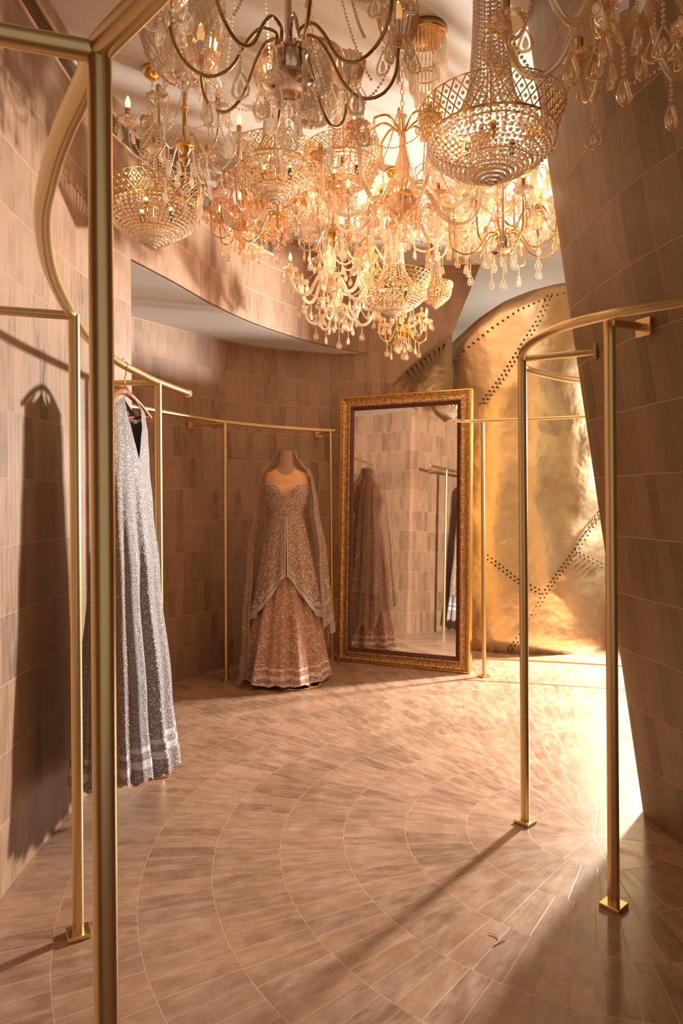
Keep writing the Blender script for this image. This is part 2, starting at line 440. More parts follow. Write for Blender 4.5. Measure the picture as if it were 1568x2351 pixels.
# ------------------------------------------------ riveted brass partition
CYC, CYR = Vector((1.72, 6.75)), 1.0
def ray_cyl(px, py, extra=0.0):
    a, b = tx(px, py); dx = (a-CX)/FPX; R = CYR+extra
    A = dx*dx+1; B = -2*(CYC.x*dx+CYC.y); Cc = CYC.x**2+CYC.y**2-R*R
    disc = B*B-4*A*Cc
    d = (-B-math.sqrt(max(disc, 0)))/(2*A)
    return P(px, py, d)
def brass():
    t = thing('brass_partition', 'tall curved partition of hammered brass sheets joined by zigzag rivet seams', 'partition')
    # drum sheet, top cut on a slope
    pts = []; a0, a1 = math.radians(-146), math.radians(20)
    n = 90
    def ztop(x):
        tab = [(.80, 2.60), (.93, 2.66), (1.05, 2.76), (1.2, 2.88), (1.4, 3.0), (1.6, 3.07), (1.8, 3.12), (2.1, 3.18), (3, 3.3)]
        for (xa, za), (xb, zb) in zip(tab, tab[1:]):
            if x <= xb: return za+(zb-za)*max(0, (x-xa)/(xb-xa))
        return 3.3
    bm = bmesh.new(); rows = []
    nz = 24
    for k in range(n+1):
        a = a0+(a1-a0)*k/n; x = CYC.x+CYR*math.cos(a); y = CYC.y+CYR*math.sin(a); zt = ztop(x) if math.sin(a) < 0 else 3.3
        col = []
        for j in range(nz+1):
            z = zt*j/nz; w = .012*math.sin(3*a+2.2*z)+.008*math.sin(7*a-3*z+1)
            if j == 0: w = 0
            col.append(bm.verts.new((CYC.x+(CYR+w)*math.cos(a), CYC.y+(CYR+w)*math.sin(a), z)))
        rows.append(col)
    for A, B in zip(rows, rows[1:]):
        for j in range(nz): bm.faces.new((A[j], B[j], B[j+1], A[j+1]))
    o = obj('sheet', bm, M['brass'], t)
    s = o.modifiers.new('thick', 'SOLIDIFY'); s.thickness = .012; s.offset = -1
    # flat wing lying against the tiled wall
    bm = bmesh.new()
    tops = [(.36, 2.17), (.42, 2.28), (.60, 2.47), (.78, 2.62), (.955, 2.75)]
    lo = [bm.verts.new((x, 5.90, 0)) for x, z in tops]; hi = [bm.verts.new((x, 5.90, z)) for x, z in tops]
    for i in range(4): bm.faces.new((lo[i], lo[i+1], hi[i+1], hi[i]))
    o = obj('sheet', bm, M['brass'], t)
    s = o.modifiers.new('thick', 'SOLIDIFY'); s.thickness = .012; s.offset = 0
    def seam(pp, step, zig, fn):
        bm = bmesh.new()
        for (x0, y0), (x1, y1) in zip(pp, pp[1:]):
            L = math.hypot(x1-x0, y1-y0); m = max(1, int(L/step)); nx, ny = -(y1-y0)/L, (x1-x0)/L
            for k in range(m):
                for s_ in ((-1, 1) if zig else (0,)):
                    tt = (k+(.25*s_))/m
                    bead(bm, fn(x0+(x1-x0)*tt+nx*zig*s_, y0+(y1-y0)*tt+ny*zig*s_), .0098)
        obj('rivet_seam', bm, M['rivet'], t)
    f = lambda x, y: ray_cyl(x, y, .009)
    seam([(1262, 678), (1235, 738), (1195, 800), (1150, 870), (1100, 935)], 11, 4, f)
    seam([(1086, 1262), (1120, 1280), (1190, 1335), (1248, 1363)], 10, 4, f)
    seam([(1385, 1172), (1350, 1220), (1320, 1268), (1250, 1363), (1215, 1430), (1165, 1500)], 10, 4, f)
    seam([(1322, 1268), (1392, 1302)], 10, 4, f)
    seam([(1040, 828), (1075, 796), (1130, 752), (1190, 712), (1250, 687), (1310, 668)], 13, 0, f)
    seam([(935, 853), (985, 815), (1032, 782)], 12, 0, lambda x, y: P(x, y, 5.89))
brass()

# ------------------------------------------------ clothes racks
def plate(post, x, y, rz):
    bm = bmesh.new(); box(bm, (x, y, .007), (.068, .068, .013), rz, .002)
    obj('base_plate', bm, M['tube'], post, smooth=False)
def post(t, x, y, rz=.78, r=.0165, z1=RAILZ, base=True):
    bm = bmesh.new(); tube(bm, [(x, y, .012 if base else 0), (x, y, .9), (x, y, z1)], r, 20)
    o = autosmooth(obj('post', bm, M['tube'], t))
    if base: plate(o, x, y, rz)
def rail(t, pts, r=.0165, z=RAILZ, k=10, name='rail'):
    bm = bmesh.new(); tube(bm, spline([(x, y, z) for x, y in pts], k), r, 18)
    return autosmooth(obj(name, bm, M['tube'], t))
def bracket(t, a, b, z=RAILZ-.004, r=.0135, wp=True):
    bm = bmesh.new(); tube(bm, [(a[0], a[1], z), (b[0], b[1], z)], r, 16)
    o = autosmooth(obj('bracket', bm, M['tube'], t))
    if wp:
        d = Vector((b[0]-a[0], b[1]-a[1])).normalized(); an = math.atan2(d.y, d.x)
        bm = bmesh.new(); box(bm, (b[0]-d.x*.004, b[1]-d.y*.004, z), (.012, .06, .06), an, .002)
        obj('wall_plate', bm, M['tube'], o, smooth=False)
def knob(t, p, r=.023):
    bm = bmesh.new(); bmesh.ops.create_icosphere(bm, subdivisions=2, radius=r, matrix=Matrix.Translation(Vector(p)))
    obj('finial', bm, M['pink'], t)
    bm = bmesh.new(); bmesh.ops.create_icosphere(bm, subdivisions=3, radius=r*.45, matrix=Matrix.Translation(Vector(p)))
    obj('finial_core', bm, M['gold'], t)
t = thing('clothes_rack', 'nearest brass rack with long bowed rail along lit left wall, holding hung gown', 'clothes rack')
rail(t, [(.0, .60), (-.12, .68), (-.22, .78), (-.302, .863), (-.342, .926), (-.43, 1.06), (-.51, 1.2), (-.605, 1.39), (-.72, 1.70), (-.82, 2.08), (-.885, 2.40), (-.918, 2.78), (-.905, 3.05), (-.885, 3.28), (-.82, 3.64)])
post(t, -.302, .863, .6, .0150); post(t, -.815, 2.09, .5); post(t, -.88, 3.29, .4)
bracket(t, (-.302, .863), (-.80, .70)); bracket(t, (-.815, 2.09), (-1.12, 1.99)); bracket(t, (-.88, 3.29), (-1.145, 3.29))
knob(t, (-.818, 3.66, RAILZ))
t = thing('clothes_rack', 'brass rack with looped rail wrapping round leaning tiled wall at right', 'clothes rack')
A = (.742, 2.79); Bp = (.868, 2.225)
rail(t, [(1.075, 1.955), (1.0, 2.01), (.91, 2.075), (.83, 2.15), (.745, 2.28), (.705, 2.45), (.708, 2.63), A])
rail(t, [A, (.79, 2.93), (.90, 3.06), (1.13, 3.24), (1.5, 3.33), (2.0, 3.30)], .0165, RAILZ-.015)
post(t, A[0], A[1], .75, .0175); post(t, .874, 2.215, .72, .0185)
bracket(t, A, (1.0, 2.66)); bracket(t, (.874, 2.2), (1.008, 2.26), RAILZ-.01)
t = thing('clothes_rack', 'slender brass rack following curved recess wall behind veiled mannequin', 'clothes rack')
rail(t, [(-1.32, 4.08), (-1.225, 4.25), (-1.06, 4.62), (-.857, 4.99), (-.556, 5.33), (-.30, 5.54), (-.055, 5.705)], .0155)
post(t, -.852, 5.0, .5, .0145); post(t, -.088, 5.675, .4, .0125)
bracket(t, (-.852, 5.0), (-1.13, 5.11), RAILZ-.015, .012); bracket(t, (-.088, 5.675), (-.20, 5.84), RAILZ-.015, .012)
t = thing('clothes_rack', 'straight brass rack with low foot rail standing before brass partition', 'clothes rack')
rail(t, [(.86, 5.05), (1.05, 5.06), (1.73, 4.84), (2.8, 4.5)], .0125)
rail(t, [(1.05, 5.07), (1.73, 4.90), (2.8, 4.56)], .009, .135, name='foot_rail')
post(t, 1.05, 5.07, .4, .0145); post(t, 2.75, 4.53, .4, .0145)
knob(t, (.845, 5.05, RAILZ), .02)

# ------------------------------------------------ leaning mirror
def mirror():
    BL = Vector((-.032, 5.63, 0)); W, H, T = 1.10, 2.175, .05
    ux = Vector((.9114, -.4115, 0)).normalized()
    t = thing('standing_mirror', 'tall framed mirror leaning with gilt outer edge and dark red beading', 'mirror', BL)
    up = Vector((.044, .09, 2.165)).normalized(); nn = ux.cross(up).normalized()   # towards the room
    if nn.y > 0: nn = -nn
    m = Matrix((( ux.x, up.x, nn.x, 0), (ux.y, up.y, nn.y, 0), (ux.z, up.z, nn.z, 0), (0, 0, 0, 1)))
    def frame(name, o0, o1, prof, mat):
        # prof: (inset fraction, height) across from o0 to o1
        bm = bmesh.new(); loops = []
        for s, h in prof:
            i = o0+(o1-o0)*s
            loops.append([bm.verts.new(m @ Vector(c)) for c in ((i, i, h), (W-i, i, h), (W-i, H-i, h), (i, H-i, h))])
        for a, b in zip(loops, loops[1:]):
            for k in range(4): bm.faces.new((a[k], a[(k+1) % 4], b[(k+1) % 4], b[k]))
        bmesh.ops.recalc_face_normals(bm, faces=bm.faces)
        return obj(name, bm, mat, t, smooth=False)
    frame('gilt_edge', 0, .016, [(0, -.04), (0, .03), (.3, .036), (.7, .036), (1, .024)], M['gold'])
    frame('moulding', .016, .085, [(0, .024), (.15, .030), (.35, .020), (.6, .018), (.85, .026), (1, .022)], M['frame'])
    frame('inner_slip', .085, .118, [(0, .022), (.2, .016), (.8, .006), (1, .0)], M['darkred'])
    bm = bmesh.new()
    def line(a, b, step):
        a = Vector(a); b = Vector(b); k = int((b-a).length/step)
        for i in range(k): bead(bm, m @ (a+(b-a)*i/k), .0055)
    i = .092; z = .022
    for a, b in (((i, i, z), (W-i, i, z)), ((W-i, i, z), (W-i, H-i, z)), ((W-i, H-i, z), (i, H-i, z)), ((i, H-i, z), (i, i, z))): line(a, b, .0165)
    obj('beading', bm, M['darkred'], t)
    bm = bmesh.new(); i = .11
    bm.faces.new([bm.verts.new(m @ Vector(c)) for c in ((i, i, 0.002), (W-i, i, 0.002), (W-i, H-i, 0.002), (i, H-i, 0.002))])
    obj('mirror_glass', bm, M['mirror'], t, smooth=False)
    bm = bmesh.new(); vs = [bm.verts.new(m @ Vector(c)) for c in ((.004, .004, -.03), (W-.004, .004, -.03), (W-.004, H-.004, -.03), (.004, H-.004, -.03))]
    bm.faces.new(vs[::-1]); obj('backboard', bm, M['frame'], t, smooth=False)
mirror()

# ------------------------------------------------ cloth surfaces
def cloth(name, fn, us, vs, mat, parent, uscale=1.0, closed=False, thick=0.0, uvf=None):
    bm = bmesh.new(); uvl = bm.loops.layers.uv.new('UVMap')
    grid = [[bm.verts.new(fn(u, v)) for u in us] for v in vs]
    nu = len(us); 
    for j in range(len(vs)-1):
        for i in range(nu-1 if not closed else nu):
            i2 = (i+1) % nu
            f = bm.faces.new((grid[j][i], grid[j][i2], grid[j+1][i2], grid[j+1][i]))
            uu = (us[i], us[i+1] if i+1 < nu else us[0]+2*PI)
            for l, (a, b) in zip(f.loops, ((uu[0], vs[j]), (uu[1], vs[j]), (uu[1], vs[j+1]), (uu[0], vs[j+1]))):
                l[uvl].uv = uvf(a, b) if uvf else (a*uscale, l.vert.co.z)
    bmesh.ops.recalc_face_normals(bm, faces=bm.faces)
    o = obj(name, bm, mat, parent)
    if thick:
        s = o.modifiers.new('thick', 'SOLIDIFY'); s.thickness = thick; s.offset = 0
    return o
def lin(a, b, n): return [a+(b-a)*i/(n-1) for i in range(n)]
def tab(z, T):
    for (za, *va), (zb, *vb) in zip(T, T[1:]):
        if z <= zb:
            s = max(0, min(1, (z-za)/(zb-za))); s = s*s*(3-2*s) if True else s
            return [a+(b-a)*s for a, b in zip(va, vb)]
    return list(T[-1][1:])

# dressed mannequin: front faces the camera; theta 0 = front (-y)
MC = (-.405, 5.0)
BODY = [(.95, .15, .13), (1.12, .128, .102), (1.22, .113, .094), (1.32, .148, .115), (1.39, .160, .125), (1.46, .158, .098), (1.515, .150, .078), (1.55, .085, .062), (1.585, .056, .056), (1.66, .050, .052)]
def mann():
    t = thing('mannequin', 'headless peach dress form wearing embroidered gown before tiled recess wall', 'mannequin', (MC[0], MC[1], 0), .06)
    def fn(u, z):
        a, b = tab(z, BODY); bust = .022*math.exp(-((z-1.385)/.05)**2)*max(0, math.exp(-((abs(u)-.55)/.33)**2))
        return (a*math.sin(u), -(b+bust)*math.cos(u), z)
    cloth('torso', fn, lin(-PI, PI, 49)[:-1], lin(.95, 1.60, 40), M['skin'], t, closed=True)
    def nk(u, z):
        a, b = tab(z, BODY); lowz = 1.555-.05*math.exp(-(u/.5)**2)
        s = (z-1.5)/(1.68-1.5); zz = lowz+(1.68-lowz)*s
        a, b = tab(zz, BODY)
        return ((a+.003)*math.sin(u), -(b+.003)*math.cos(u), zz)
    cloth('neck_cover', nk, lin(-PI, PI, 33)[:-1], lin(1.5, 1.68, 10), M['neck'], t, closed=True)
    bm = bmesh.new(); lathe(bm, [(0, 1.672), (.05, 1.672), (.05, 1.682), (0, 1.686)], 24); obj('neck_cap', bm, M['neck'], t)
    bm = bmesh.new(); tube(bm, [(0, 0, .01), (0, 0, .96)], .014, 14); obj('stand_pole', bm, M['tube'], t)
    bm = bmesh.new(); lathe(bm, [(0, 0), (.185, 0), (.19, .004), (.185, .010), (.03, .018), (0, .02)], 40); obj('stand_base', bm, M['gold'], t, loc=(.07, -.07, 0))
    return t
mann()
def gown():
    t = thing('gown', 'peach and silver embroidered gown with flared skirt worn on dress form', 'gown', (MC[0], MC[1], 0), .06)
    US = lin(-PI, PI, 181)[:-1]
    ph = [random.random()*6 for _ in range(6)]
    def skirt(u, z):
        s = max(0, (1.15-z)/1.12)
        R = .09+.21*s**.92
        fold = s**1.2*(.026*math.cos(11*u+ph[0])+.014*math.cos(19*u+ph[1])+.010*math.cos(6*u+ph[2]))
        r = R+fold
        zz = z if z > .06 else z+.012*math.cos(11*u+ph[0])
        return (r*math.sin(u)-.015*s, -(r*.95)*math.cos(u), zz+.0)
    cloth('skirt', skirt, US, lin(.03, 1.0, 60), M['peach'], t, .30, True)
    def bod(u, k):
        top = 1.435-.085*math.exp(-(u/.30)**2)-.02*max(0, math.exp(-((abs(u)-.62)/.35)**2)-1)+(-.02 if abs(u) > 1.3 else 0)
        z = 1.19+(top-1.19)*k
        a, b = tab(z, BODY); bust = .030*math.exp(-((z-1.385)/.055)**2)*max(0, math.exp(-((abs(u)-.55)/.36)**2))
        return ((a+.006)*math.sin(u), -(b+.006+bust)*math.cos(u), z)
    cloth('bodice', bod, US, lin(0, 1, 26), M['coat'], t, closed=True, uvf=lambda u, v: (u*.15, v*.25))
    # neckline piping
    bm = bmesh.new(); tube(bm, [Vector(bod(u, 1.0)) for u in lin(-1.35, 1.35, 50)], .0035, 6); obj('neckline_piping', bm, M['coathem'], t)
    # open-fronted long coat, hem rising to the middle
    def coat(u, k):
        hem = .53+.25*math.exp(-(u/.55)**2)-.06*math.exp(-((abs(u)-1.3)/.4)**2)
        z = 1.20-(1.20-hem)*k; s = (1.20-z)/.65
        a, b = .118+.106*s**.85, .100+.106*s**.85
        fold = s*(.014*math.cos(9*u+ph[3])+.009*math.cos(17*u+ph[4]))
        g = .004+.016*s
        uu = u
        return ((a+fold+g)*math.sin(uu), -(b+fold+g)*math.cos(uu), z)
    lo, hi = .03, 2*PI-.03
    wrap = lambda u: u if u <= PI else u-2*PI
    fc = lambda u, k: coat(wrap(u), k)
    cloth('coat_skirt', fc, lin(lo, hi, 170), lin(0, .88, 34), M['coat'], t, uvf=lambda u, v: (u*.2, v*.6))
    def fh(u, k):
        p = Vector(fc(u, k)); w = wrap(u); p.x += .003*math.sin(w); p.y -= .003*math.cos(w); return p
    for a, b in ((.86, .90), (.925, 1.0)):
        cloth('hem_trim', fh, lin(lo, hi, 170), lin(a, b, 4), M['coathem'], t, uvf=lambda u, v: (u*.2, v*.6))
    cloth('hem_gap', fc, lin(lo, hi, 170), lin(.88, .93, 3), M['coat'], t, uvf=lambda u, v: (u*.2, v*.6))
    for s in (-1, 1):
        bm = bmesh.new(); pts = []
        for k in lin(0, 1, 24):
            p = Vector(coat(.045*s, k)); p.y -= .004; pts.append(p)
        tube(bm, pts, .0055, 6); obj('front_placket', bm, M['coathem'], t)
gown()
def veil():
    t = thing('veil', 'sheer peach lace-edged veil draped from neck over dress form shoulders', 'veil', (MC[0], MC[1], 0), .06)
    def prof(z):
        T = [(0.0, .345, .33), (.4, .325, .26), (.9, .285, .20), (1.3, .228, .165), (1.46, .205, .14), (1.53, .185, .115), (1.585, .13, .09), (1.64, .085, .075), (1.70, .066, .064)]
        return tab(z, T)
    def fn(u, k):
        # u from front-right round the back to front-left (angle from front)
        right = u < PI
        e = abs(u-PI)/ (PI-.55)
        hem = (.40 if right else .10)
        hem = .40+( .10-.40)*min(1, max(0, (u-1.2)/1.6))
        hem += .05*math.sin(u*9)*k
        z = 1.69-(1.69-hem)*k
        a, b = prof(z); s = (1.69-z)/1.69
        opening = 1.15-.2*s if z < 1.5 else 1.0
        q = (u-PI)*(PI-opening)/(PI-.62)+PI
        fold = s*(.022*math.cos(13*u+1)+.012*math.cos(23*u))
        x = (a+fold)*math.sin(q); y = -(b+fold)*math.cos(q)
        if x < 0: x *= 1-.06*s
        return (x, y, max(z, .012))
    lo, hi = .62, 2*PI-.62
    cloth('net', fn, lin(lo+.07, hi-.07, 130), lin(0, .97, 60), M['veil'], t, uvf=lambda u, v: (u*.25, v*1.5))
    for a, b in ((lo, lo+.13), (hi-.13, hi)):
        def f2(u, k): p = Vector(fn(u, k)); p.y -= .004; return p
        cloth('lace_edge', f2, lin(a, b, 8), lin(0, 1, 70), M['veiledge'], t, uvf=lambda u, v: (u*.25, v*1.5))
    def f3(u, k): p = Vector(fn(u, k)); p.x *= 1.012; p.y *= 1.012; return p
    cloth('lace_hem', f3, lin(lo, hi, 130), lin(.95, 1.0, 5), M['veiledge'], t, uvf=lambda u, v: (u*.25, v*1.5))
    # gathered train lying out to the left on the floor
    def tr(u, k):
        z = .19*(1-k)**1.5+.01*math.cos(9*u)+.02
        return (-.29-.06*k+.02*math.cos(7*u), -.20+.34*u/1.0-.04*k, z)
    cloth('train', tr, lin(0, 1, 30), lin(0, 1, 10), M['veiledge'], t, uvf=lambda u, v: (u*.4, v*.3))
veil()

# gown on a hanger, seen almost from its side: width runs along +y, its front faces +x
HC = Vector((-.905, 2.86))
def hung_gown():
    rz = math.radians(80)        # local +x -> world +y ; local -y (front) -> world +x
    h = thing('clothes_hanger', 'varnished wooden hanger with wire hook on bowed brass rail', 'hanger', (HC.x, HC.y, RAILZ), rz)
    bm = bmesh.new()
    pts = [(0, 0, -.115), (0, 0, -.065)] + [(.028*math.sin(a)*1.0, 0, .0-.028*math.cos(a)+.004) for a in lin(0.0, 4.0, 14)]
    pts = [(0, 0, -.12), (0, 0, -.05), (-.004, 0, -.035)] + [(-.022*math.cos(a+.6), .0, .022*math.sin(a-.9)+.0) for a in lin(.2, 3.6, 12)]
    tube(bm, [(0, 0, -.125), (0, 0, -.06), (.012, 0, -.038)] + [(.024*math.cos(a), 0, .024*math.sin(a)) for a in lin(-.9, 3.0, 14)], .0022, 8)
    obj('hook', bm, M['bronze'], h)
    for s in (-1, 1):
        bm = bmesh.new(); pts = spline([(0, 0, -.115), (s*.05, 0, -.125), (s*.12, -.008, -.155), (s*.195, -.022, -.205)], 6)
        tube(bm, pts, .011, 12, radii=[.014-.004*i/(len(pts)-1) for i in range(len(pts))]); o = obj('shoulder_arm', bm, M['wood'], h)
    bm = bmesh.new(); tube(bm, [(-.175, -.018, -.20), (0, -.014, -.225), (.175, -.018, -.20)], .006, 8); obj('trouser_bar', bm, M['wood'], h)
    t = thing('gown', 'silver sequinned V-neck gown hanging from wooden hanger near left wall', 'gown', (HC.x, HC.y, 0), rz)
    # half width / half depth by height
    T = [(.15, .285, .17), (.5, .26, .14), (1.0, .22, .10), (1.3, .20, .075), (1.5, .185, .062), (1.62, .18, .055), (1.70, .165, .045), (1.765, .085, .03)]
    def top(u):
        # u 0 = front
        a = abs(u)
        sh = 1.775-.0
        if a < PI/2:
            x = math.sin(a); return 1.50+.27*min(1, (x/.55))**1.0 if x < .55 else 1.77-.10*((x-.55)/.45)**1.3
        x = math.sin(a); return 1.70+.07*min(1, x/.5) if x < .5 else 1.77-.10*((x-.5)/.5)**1.3
    def fn(u, k):
        tp = top(u); hem = .215+.03*math.cos(14*u)*.3-.04*math.sin(u)
        z = hem+(tp-hem)*k
        a, b = tab(z, T); s = max(0, (1.5-z)/1.3)
        fold = s*(.022*math.cos(15*u+.8)+.012*math.cos(24*u+2))
        return ((a+fold)*math.sin(u), -(b+fold)*math.cos(u), z)
    cloth('gown_body', fn, lin(-PI, PI, 221)[:-1], lin(0, 1, 90), M['silver'], t, .33, True)
    def hemf(u, k):
        p = Vector(fn(u, k*.06-.012)); p.z += .008*math.sin(40*u)*(1-k); p.x *= 1.015; p.y *= 1.015; return p
    cloth('hem_border', hemf, lin(-PI, PI, 221)[:-1], lin(0, 1, 6), M['silver'], t, .33, True)
    # net scarf over each side of the gown
    def sc(side):
        def f(u, k):
            tp, hm = 1.745, (.44 if side > 0 else .26)
            z = tp-(tp-hm)*k; a, b = tab(z, T); s = (1.77-z)/1.5
            fold = s*.012*math.cos(16*u+side)
            sw = (a+fold+.012+(.050 if side > 0 else .004)*s)
            return (side*sw*math.cos(u*.9), -(b+.02+fold)*math.sin(u*.9)*(.9), z+.012*math.sin(9*u)*k)
        return f
    cloth('net_scarf', sc(1), lin(-.35, .55, 40), lin(0, 1, 60), M['net'], t, uvf=lambda u, v: (u*.3, v*1.4))
    cloth('net_scarf', sc(-1), lin(-.6, .9, 50), lin(0, 1, 60), M['net'], t, uvf=lambda u, v: (u*.3, v*1.5))
hung_gown()

# ------------------------------------------------ chandeliers
def lamp(kind, loc, energy, col, size=.05, name='lamp', look=None, **kw):
    l = bpy.data.lights.new(name, kind); l.energy = energy; l.color = col
    if kind == 'AREA': l.size = size
    else: l.shadow_soft_size = size
    for k, v in kw.items(): setattr(l, k, v)
    o = bpy.data.objects.new(name, l); C.objects.link(o); o.location = loc
    if look is not None: o.rotation_euler = (Vector(look)-Vector(loc)).to_track_quat('-Z', 'Y').to_euler()
    return o
_cache = {}
def shared(key, build, mat, smooth=False):
    k = (key, mat)
    if k not in _cache:
        bm = bmesh.new(); build(bm); _cache[k] = mesh(key[0], bm, M[mat], smooth)
    return _cache[k]
def drop_shape(bm, z, h, w):
    lathe(bm, [(0, z), (w*.10, z-h*.08), (w*.26, z-h*.30), (w*.47, z-h*.58), (w*.5, z-h*.74), (w*.36, z-h*.92), (0, z-h)], 8, flat=.5)
def tear_shape(bm, z, h, w):
    # teardrop: thick polished rim round a thin clear body with a small cut drop at its heart
    half = [(0, 0), (.13, .10), (.27, .30), (.42, .50), (.5, .70), (.43, .88), (.25, .98), (0, 1.0)]
    loop = [(a*w, -b*h) for a, b in half]+[(-a*w, -b*h) for a, b in half[-2:0:-1]]
    n = len(loop); q = w*.085; rings = []
    for i, (x, y) in enumerate(loop):
        cx, cy = 0.0, -h*.66; d = Vector((x-cx, y-cy)); d.normalize(); d = Vector((d.x, d.y))
        rings.append([bm.verts.new((x*.86+d.x*q*math.cos(b), q*1.5*math.sin(b), z+y*.93-h*.03+d.y*q*math.cos(b))) for b in (0, 1.26, 2.51, 3.77, 5.03)])
    for i in range(n):
        A, B = rings[i], rings[(i+1) % n]
        for k in range(5): bm.faces.new((A[k], B[k], B[(k+1) % 5], A[(k+1) % 5]))
    lathe(bm, [(0, z-h*.30), (w*.10, z-h*.42), (w*.19, z-h*.60), (w*.19, z-h*.74), (w*.10, z-h*.84), (0, z-h*.87)], 8, flat=.6)
def pendant_mesh(nb, h, w, rb, mat):
    def b(bm):
        for i in range(nb): bead(bm, (0, 0, -rb-i*rb*2.25), rb)
        tear_shape(bm, -nb*rb*2.25, h*1.12, w*1.15)
    return shared(('crystal_drop', nb, round(h, 4), round(rb, 4)), b, mat, True)
def strand_mesh(key, pts, rb, step, mat):
    def b(bm):
        P_ = [Vector(p) for p in pts]; acc = 0.0; bead(bm, P_[0], rb)
        for a, c in zip(P_, P_[1:]):
            L = (c-a).length; s = step-acc
            while s <= L: bead(bm, a+(c-a)*s/L, rb); s += step
            acc = (L-(s-step))
    return shared(('bead_strand', key), b, {'crystal': 'bead', 'amber': 'bead', 'pink': 'beadpeach'}.get(mat, mat), True)
def hanger_parts(t, zt, z_ceil, mat='gold', canopy=True, x=0, y=0):
    if canopy:
        bm = bmesh.new(); lathe(bm, [(0, z_ceil), (.045, z_ceil), (.048, z_ceil-.01), (.035, z_ceil-.035), (.012, z_ceil-.05), (0, z_ceil-.052)], 20)
        obj('ceiling_rose', bm, M[mat], t)
    bm = bmesh.new(); L = z_ceil-.05-zt; n = max(1, int(L/.024))
    for i in range(n):
        z = zt+L*(i+.5)/n; r = L/n*.62
        pts = [Vector((.007*math.cos(a)*(i % 2), .007*math.cos(a)*((i+1) % 2), z+r*math.sin(a))) for a in lin(0, 2*PI, 9)]
        tube(bm, pts, .0016, 4, cap=False)
    obj('chain', bm, M[mat], t)

def empire(label, px, ybot, d, rpx, yring, ytop, lat=True, mat='crystal', nst=36, bead_r=.0062):
    b = P(px, ybot, d); R = rpx/FPX*d; S = d/FPX
    zr = (ybot-yring)*S; zt = (ybot-ytop)*S
    # the rim is seen from below, so the bowl is a little shallower than it looks
    zr = max(zr, R*.36)
    t = thing('chandelier', label, 'chandelier', b)
    hanger_parts(t, zt+.02, CEIL-b.z)
    prof = [(R*.05, 0, 0), (R*.28, 0, zr*.16), (R*.52, 0, zr*.32), (R*.74, 0, zr*.49), (R*.90, 0, zr*.66), (R*.97, 0, zr*.82), (R*.99, 0, zr*1.0)]
    me = strand_mesh('bowl%s' % px, spline(prof, 6), bead_r, bead_r*2.5, mat)
    for k in range(nst):
        # every second strand stops short so the point does not clog
        link('bead_strand', me, t, rot=(0, 0, 2*PI*k/nst))
    rt = max(.035, R*.24)
    prof = [(rt, 0, zt), (rt*1.15, 0, zt-(zt-zr)*.4), (rt*1.6, 0, zt-(zt-zr)*.75), (R*.80, 0, zr+.01)]
    me = strand_mesh('tower%s' % px, spline(prof, 6), bead_r*.85, bead_r*2.2, mat)
    m = max(14, int(nst*.6))
    for k in range(m): link('tower_strand', me, t, rot=(0, 0, 2*PI*(k+.5)/m))
    bm = bmesh.new(); ring_tube(bm, rt, zt, .005); ring_tube(bm, rt, zt+.012, .003)
    for k in range(8):
        a = 2*PI*k/8; tube(bm, [(rt*math.cos(a), rt*math.sin(a), zt), (rt*.5*math.cos(a), rt*.5*math.sin(a), zt+.025), (0, 0, zt+.03)], .0018, 5)
    obj('top_crown', bm, M['gold'], t)
    bm = bmesh.new(); ring_tube(bm, R*.97, zr, .0045, 56); ring_tube(bm, R*.80, zr-.004, .003, 48); ring_tube(bm, R*.62, zr*.36, .002, 40); ring_tube(bm, R*.35, zr*.17, .002, 30)
    for k in range(6):
        a = 2*PI*k/6; tube(bm, [(0, 0, zr+.02), (R*.97*math.cos(a), R*.97*math.sin(a), zr)], .002, 5)
    tube(bm, [(0, 0, .02), (0, 0, zt+.02)], .0035, 6)
    obj('ring_frame', bm, M['gold'], t)
    if lat:
        hl = max(.05, R*.42); N = max(18, int(2*PI*R/.034)); bm = bmesh.new()
        def q(i, s, out=1.0):
            a = 2*PI*i/N; r = R*(.97+.16*s); return Vector((r*math.cos(a), r*math.sin(a), zr+hl*s))
        for i in range(N):
            for dr in (-1, 1):
                tube(bm, [q(i, 0), q(i+dr*.5, .25), q(i+dr*1.0, .5), q(i+dr*1.5, .75), q(i+dr*2, 1.0)], .0024, 4, cap=False)
        ring_tube(bm, R*(.97+.16), zr+hl, .0022, 48, 5)
        obj('lattice_band', bm, M['gold'], t)
        bm = bmesh.new()
        for i in range(N):
            for s, o in ((.25, 0), (.5, .5), (.75, 0)): bead(bm, q(i+o, s), bead_r*.95)
        obj('lattice_beads', bm, M['bead'], t)
    lamp('POINT', b+Vector((R*.15, -R*.2, zr*.8)), 0.42 if lat != 'small' else .5, (1, .70, .42), .02, 'basket_light')
    if lat != 'small':
        pm = pendant_mesh(2, .03, .018, .004, mat)
        for k in range(12):
            a = 2*PI*k/12; link('crystal_drop', pm, t, (R*.97*math.cos(a), R*.97*math.sin(a), zr-.004), (0, 0, a))
        for k in range(3):
            a = 2*PI*k/3+.4; bm = bmesh.new(); tube(bm, [(0, 0, 0), (0, 0, .05)], .009, 8)
            c = obj('candle_socket', bm, M['black'] if k == 0 else M['bronze'], t, loc=(R*.4*math.cos(a), R*.4*math.sin(a), zr*.75))
            bm = bmesh.new(); bmesh.ops.create_icosphere(bm, subdivisions=2, radius=.012, matrix=Matrix.Translation((0, 0, .058)))
            obj('bulb', bm, M['bulb'], c)
    return t

